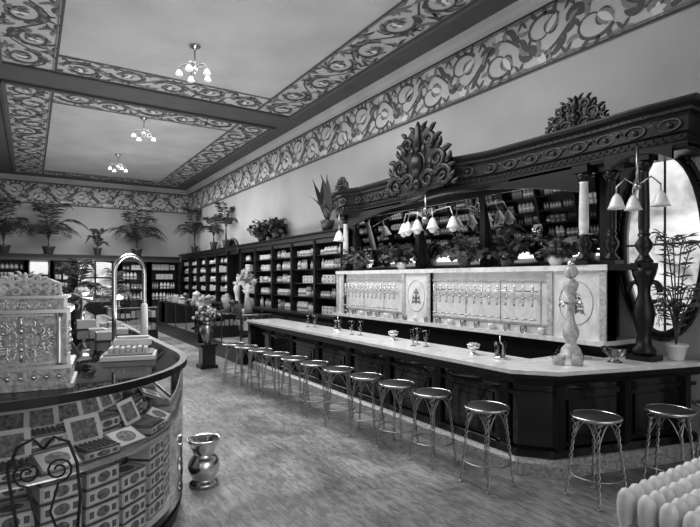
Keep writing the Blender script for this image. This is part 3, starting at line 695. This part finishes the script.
b=B(); b.lathe([(.115,0),(.125,.01),(.12,.03),(.095,.045),(.09,.06),(.118,.10),(.132,.15),(.128,.2),(.105,.235),(.088,.255),(.086,.275),(.108,.32),(.128,.36),(.137,.385),(.135,.395),(.125,.385),(.09,.33),(.06,.27),(.0,.26)],1.25,4.27,0,'nickel',32)
b.done('spittoon')
b=B(); b.M=Matrix.Translation((.02,2.45,0))@Matrix.Rotation(-.15,4,'Z')
b.lathe([(0,.585),(.17,.585),(.175,.6),(.17,.615),(0,.62)],.06,-.0,0,'seat',24)
b.tube([(.06+.18*math.cos(2*pi*i/24),.18*math.sin(2*pi*i/24),.6) for i in range(24)],.011,'iron',6,closed=True)
for a in range(4):
    an=a*pi/2+pi/4; c,s_=math.cos(an),math.sin(an)
    b.tube([(.06+.15*c,.15*s_,.59),(.06+.17*c,.17*s_,.3),(.06+.21*c,.21*s_,.0)],.009,'seat')
b.tube([(.06+.19*math.cos(2*pi*i/24),.19*math.sin(2*pi*i/24),.22) for i in range(24)],.006,'seat',5,closed=True)
yb_=.18
for sg in (-1,1):
    b.tube([(.03+sg*.11,yb_-.04,.6),(.02+sg*.13,yb_,.75),(sg*.135,yb_+.02,.9),(sg*.10,yb_+.03,1.0),(sg*.04,yb_+.03,1.03),(0,yb_+.03,.98)],.007,'seat')
    pts=[]
    for k in range(20):
        t=k/19; rr_=.06*(1-.75*t); a=-pi/2+t*3.4*pi
        pts.append((sg*(.06+rr_*math.cos(a)),yb_+.02,.88+rr_*math.sin(a)))
    b.tube([(.03+sg*.04,yb_-.03,.6),(sg*.03,yb_,.7)]+pts,.0055,'seat')
b.done('wire_back_chair')
# ---------------------------------------------------------------- white radiator
b=B()
def rsec(x,y0,k,H):
    for j in range(k):
        y=y0-.085*j
        b.lathe([(.0,.05),(.024,.06),(.028,.10),(.024,.16),(.024,H-.16),(.034,H-.12),(.036,H-.07),(.031,H-.03),(.018,H-.008),(0,H)],x,y,0,'bottle',12)
    for z in (.14,H-.16): b.tube([(x,y0,z),(x,y0-.085*(k-1),z)],.02,'bottle',8)
for i in range(12):
    rsec(2.12+.08*i,1.15,6,.87)
    if i in (0,11):
        for y in (1.15,.725): b.lathe([(.035,0),(.03,.02),(.02,.08)],2.12+.08*i,y,0,'bottle',10)
for z in (.14,.71): b.tube([(2.10,.937,z),(3.04,.937,z)],.028,'bottle',10)
b.tube([(3.04,.937,.14),(3.12,.937,.14),(3.14,.937,.0)],.018,'bottle',8)
b.done('cast_iron_radiator')
# ---------------------------------------------------------------- counter items
def tumbler(b,x,y,z,m='glass',h=.13,r=.035): b.lathe([(r*.7,0),(r,h),(r*.93,h),(r*.62,.008),(0,.008)],x,y,z,m,12)
b=B()
for x,y in ((3.95,4.5),(3.85,4.62),(4.0,4.72),(3.95,5.9),(3.9,6.05),(3.98,7.3),(3.9,7.4)):
    b.lathe([(.035,0),(.035,.006),(.008,.015),(.008,.04),(.03,.09),(.045,.2),(.042,.2),(.026,.09),(0,.05)],x,y,.952,'gtop',12)
b.done('soda_glasses')
b=B()
for (x,y) in ((3.95,3.75),(4.0,5.2)):
    b.lathe([(.06,0),(.06,.01),(.02,.02),(.02,.05),(.06,.07),(.07,.11),(.065,.11),(0,.07)],x,y,.952,'nickel',14)
    for q in range(6): b.sphere(x+.035*math.cos(q),y+.035*math.sin(q),1.06,.018,'s1',7)
b.done('sugar_bowls')
b=B()
for (x,y) in ((3.98,3.42),(4.0,6.6)):
    b.lathe([(.07,0),(.07,.012),(.055,.02),(.05,.03)],x,y,.952,'nickel',14)
    for q in range(4):
        a=q*pi/2; tumbler(b,x+.035*math.cos(a),y+.035*math.sin(a),.985,'gtop')
    b.tube([(x,y,.97),(x,y,1.18)],.005,'nickel')
b.done('tumbler_caddies')
b=B(); b.lathe([(.07,0),(.05,.01),(.03,.03),(.05,.05),(.11,.1),(.13,.14),(.12,.14),(.04,.06),(0,.05)],4.74,2.68,.952,'gtop',18); b.done('footed_bowl')
b=B()
for x,y,h in ((4.26,2.76,.14),(4.16,2.88,.12),):
    b.lathe([(.05,0),(.055,.02),(.055,h*.8),(.03,h*.9),(.035,h),(.012,h+.02),(.015,h+.04),(0,h+.045)],x,y,.952,'glass',14); b.lathe([(.045,.006),(.048,h*.55),(0,h*.55)],x,y,.952,'s4',12)
b.done('apothecary_jars')
b=B(); palm(b,5.37,2.42,.952,.8,.42,11,.18,.1,.16,31,'china','leaf2',lw=.012,up=1.1); clampv(b,x1=XR-.06,z0=.952); b.done('potted_dracaena')
b=B()
for k in range(18):
    y=3.7+k*.25; b.lathe([(.03,0),(.04,.03),(.04,.08),(.036,.08),(0,.01)],5.01,y,1.102,'china' if k%3==0 else 'gtop',10)
b.done('fountain_cups',parent=bb)
# ---------------------------------------------------------------- middle far
b=B(); x,y=2.95,9.85
b.box(x-.17,x+.17,y-.17,y+.17,0,.06,'wood'); b.box(x-.13,x+.13,y-.13,y+.13,.06,.42,'black'); b.box(x-.16,x+.16,y-.16,y+.16,.42,.47,'wood')
b.lathe([(.07,.47),(.06,.5),(.11,.62),(.12,.72),(.08,.82),(.06,.86),(.09,.9),(.0,.89)],x,y,0,'brass',16)
r=random.Random(8)
for k in range(45):
    a=r.uniform(0,6.28); e=r.uniform(.2,1.5); q=r.uniform(.15,.3)
    px,py,pz=x+q*math.cos(a)*math.cos(e),y+q*math.sin(a)*math.cos(e),.9+q*1.1*math.sin(e)
    b.tube([(x,y,.88),(px,py,pz)],.003,'leaf2',4); b.sphere(px,py,pz,.035,'flower' if k%3 else 'leaf',7)
b.done('flower_pedestal')
def case(x0,x1,y0,y1,h):
    b=B(); b.box(x0,x1,y0,y1,0,.35,'wood'); b.box(x0,x1,y0,y1,h-.02,h,'gtop')
    for (xa,xb,ya,yb) in ((x0,x0+.03,y0,y1),(x1-.03,x1,y0,y1),(x0,x1,y0,y0+.03),(x0,x1,y1-.03,y1)): b.box(xa,xb,ya,yb,h-.045,h-.02,'nickel')
    k=max(1,round((y1-y0)/1.2))
    for i in range(k+1):
        yy=y0+(y1-y0-.03)*i/k
        for xx in (x0,x1-.03): b.box(xx,xx+.03,yy,yy+.03,.35,h-.03,'woodm')
    for xx in (x0+.4,) if x1-x0<.8 else [x0+.45,x0+.9]: b.box(xx,xx+.025,y0,y0+.025,.35,h-.03,'woodm')
    b.box(x0+.02,x1-.02,y0+.02,y1-.02,.68,.69,'woodm')
    for pl in ([(x0+.01,y0+.01),(x0+.01,y1-.01)],[(x0+.01,y0+.01),(x1-.01,y0+.01)],[(x1-.01,y0+.01),(x1-.01,y1-.01)]):
        (a,c),(d,e)=pl; b.add([(a,c,.35),(d,e,.35),(d,e,h-.03),(a,c,h-.03)],[(0,1,2,3)],'glass')
    cs=b.done('display_case')
    s=B(); rn=random.Random(int(y0*10)); y=y0+.1
    while y<y1-.15:
        for z in (.35,.69):
            for xx in (x0+.08,x1-.22):
                if rn.random()<.5: s.box(xx,xx+.13,y,y+.12,z,z+rn.uniform(.06,.2),rn.choice(['s1','s4','s2']))
                else: s.lathe([(.05,0),(.055,.1),(.02,.16),(.02,.2)],xx+.06,y+.06,z,rn.choice(['s1','s4','s2']),10)
        y+=.17
    x=x0+.1
    while x<x1-.15:
        for z in (.35,.69): s.box(x,x+.1,y0+.04,y0+.09,z,z+rn.uniform(.08,.2),rn.choice(['s1','s4','s2']))
        x+=.13
    y=y0+.2
    while y<y1-.2:
        hh=rn.uniform(.12,.38); k=rn.random(); xx=x0+rn.uniform(.2,.45); m=rn.choice(['s1','s4','s2','s3'])
        if abs(y-10.3)>.25 or x0<2:
            if k<.35: s.lathe([(.07,0),(.09,hh*.3),(.08,hh*.7),(.04,hh*.8),(.05,hh)],xx,y,h,m,12)
            elif k<.6: s.lathe([(.06,0),(.02,.02),(.02,hh*.5),(.1,hh*.6),(.11,hh*.8),(0,hh)],xx,y,h,m,12)
            else:
                for q in range(rn.randint(1,3)): s.box(xx-.1+.02*q,xx+.1-.02*q,y-.08+.015*q,y+.08-.015*q,h+.07*q,h+.065+.07*q,rn.choice(['s1','s4','s2']))
        y+=.3
    s.done('display_goods',parent=cs)
case(3.6,4.3,9.75,12.2,1.05); case(3.6,4.3,12.8,17.5,1.05)
b=B(); bushy(b,3.95,10.3,1.52,.32,40,.09,.1,.1,44,'china','flower'); b.lathe([(.12,0),(.1,.04),(.05,.08),(.045,.38),(.1,.44),(.1,.47)],3.95,10.3,1.052,'china',14); b.done('flower_stand')
case(.4,1.05,10.2,17.5,1.05)
b=B(); palm(b,2.3,17.6,.55,1.0,.75,12,.3,.18,.3,51); b.lathe([(.2,0),(.18,.05),(.06,.1),(.06,.45),(.17,.5),(.17,.55)],2.3,17.6,0,'wood',14); b.done('potted_palm')
case(1.7,3.0,14.6,15.4,1.0)
def chand(x,y,n,sc=1):
    b=B()
    b.lathe([(.09,0),(.085,-.02),(.03,-.05),(.012,-.07)],x,y,ZC-.005,'brass',16)
    b.tube([(x,y,ZC-.05),(x,y,ZC-.38)],.01,'brass'); b.lathe([(.01,.06),(.035,.03),(.045,0),(.03,-.03),(.012,-.05),(.02,-.07),(0,-.09)],x,y,ZC-.38,'brass',14)
    for k in range(n):
        a=2*pi*k/n+.3; c,s=math.cos(a),math.sin(a)
        b.tube([(x+c*q,y+s*q,ZC-.38+h) for q,h in ((0,0),(.06,.05),(.12,.07),(.19,.05),(.23,0),(.235,-.03))],.011,'pot')
        b.lathe([(.015,0),(.03,-.015),(.042,-.045),(.055,-.07),(.060,-.08),(.05,-.075),(.03,-.05),(0,-.03)],x+c*.235,y+s*.235,ZC-.41,'milk',14)
    b.done('ceiling_chandelier')
chand(2.2,8.0,5); chand(2.2,12.2,4); chand(2.2,16.2,4)
b=B(); b.box(XR-.12,XR,1.65,1.98,0,FZ0,'wall'); b.done('trim_7')
# ---------------------------------------------------------------- lights
def area(name,loc,rot,sx,sy,e):
    l=bpy.data.lights.new(name,'AREA'); l.shape='RECTANGLE'; l.size=sx; l.size_y=sy; l.energy=e
    o=bpy.data.objects.new(name,l); bpy.context.collection.objects.link(o); o.location=loc; o.rotation_euler=rot; return o
area('shop_window_daylight',(2.1,YF+.1,2.5),(pi/2,0,pi),5.6,4.0,1450)
area('overhead_fill_front',(2.2,6,5.2),(0,0,0),3,5,330)  # added soft fill under the ceiling, not a fixture of the shop
area('overhead_fill_rear',(2.2,15.5,5.2),(0,0,0),3,7,540)  # second added fill, brightens the rear half; no real lamp here
area('upward_fill',(2.3,11,1.2),(pi,0,0),1.5,14,340)  # added fill aimed up at the ceiling from mid-aisle, no counter lamp
w=bpy.data.worlds.new('world'); bpy.context.scene.world=w; w.use_nodes=True
w.node_tree.nodes['Background'].inputs[0].default_value=(.8,.8,.8,1); w.node_tree.nodes['Background'].inputs[1].default_value=1.3
bpy.context.scene.view_settings.view_transform='Standard'
# ---------------------------------------------------------------- camera
cd=bpy.data.cameras.new('camera'); co=bpy.data.objects.new('camera',cd); bpy.context.collection.objects.link(co)
cd.sensor_width=36; cd.lens=36*500/700; cd.shift_y=(279-263.5)/700
co.location=(0,0,1.75); co.rotation_euler=(pi/2,0,-math.atan(320/500)); cd.clip_start=.05
bpy.context.scene.camera=co
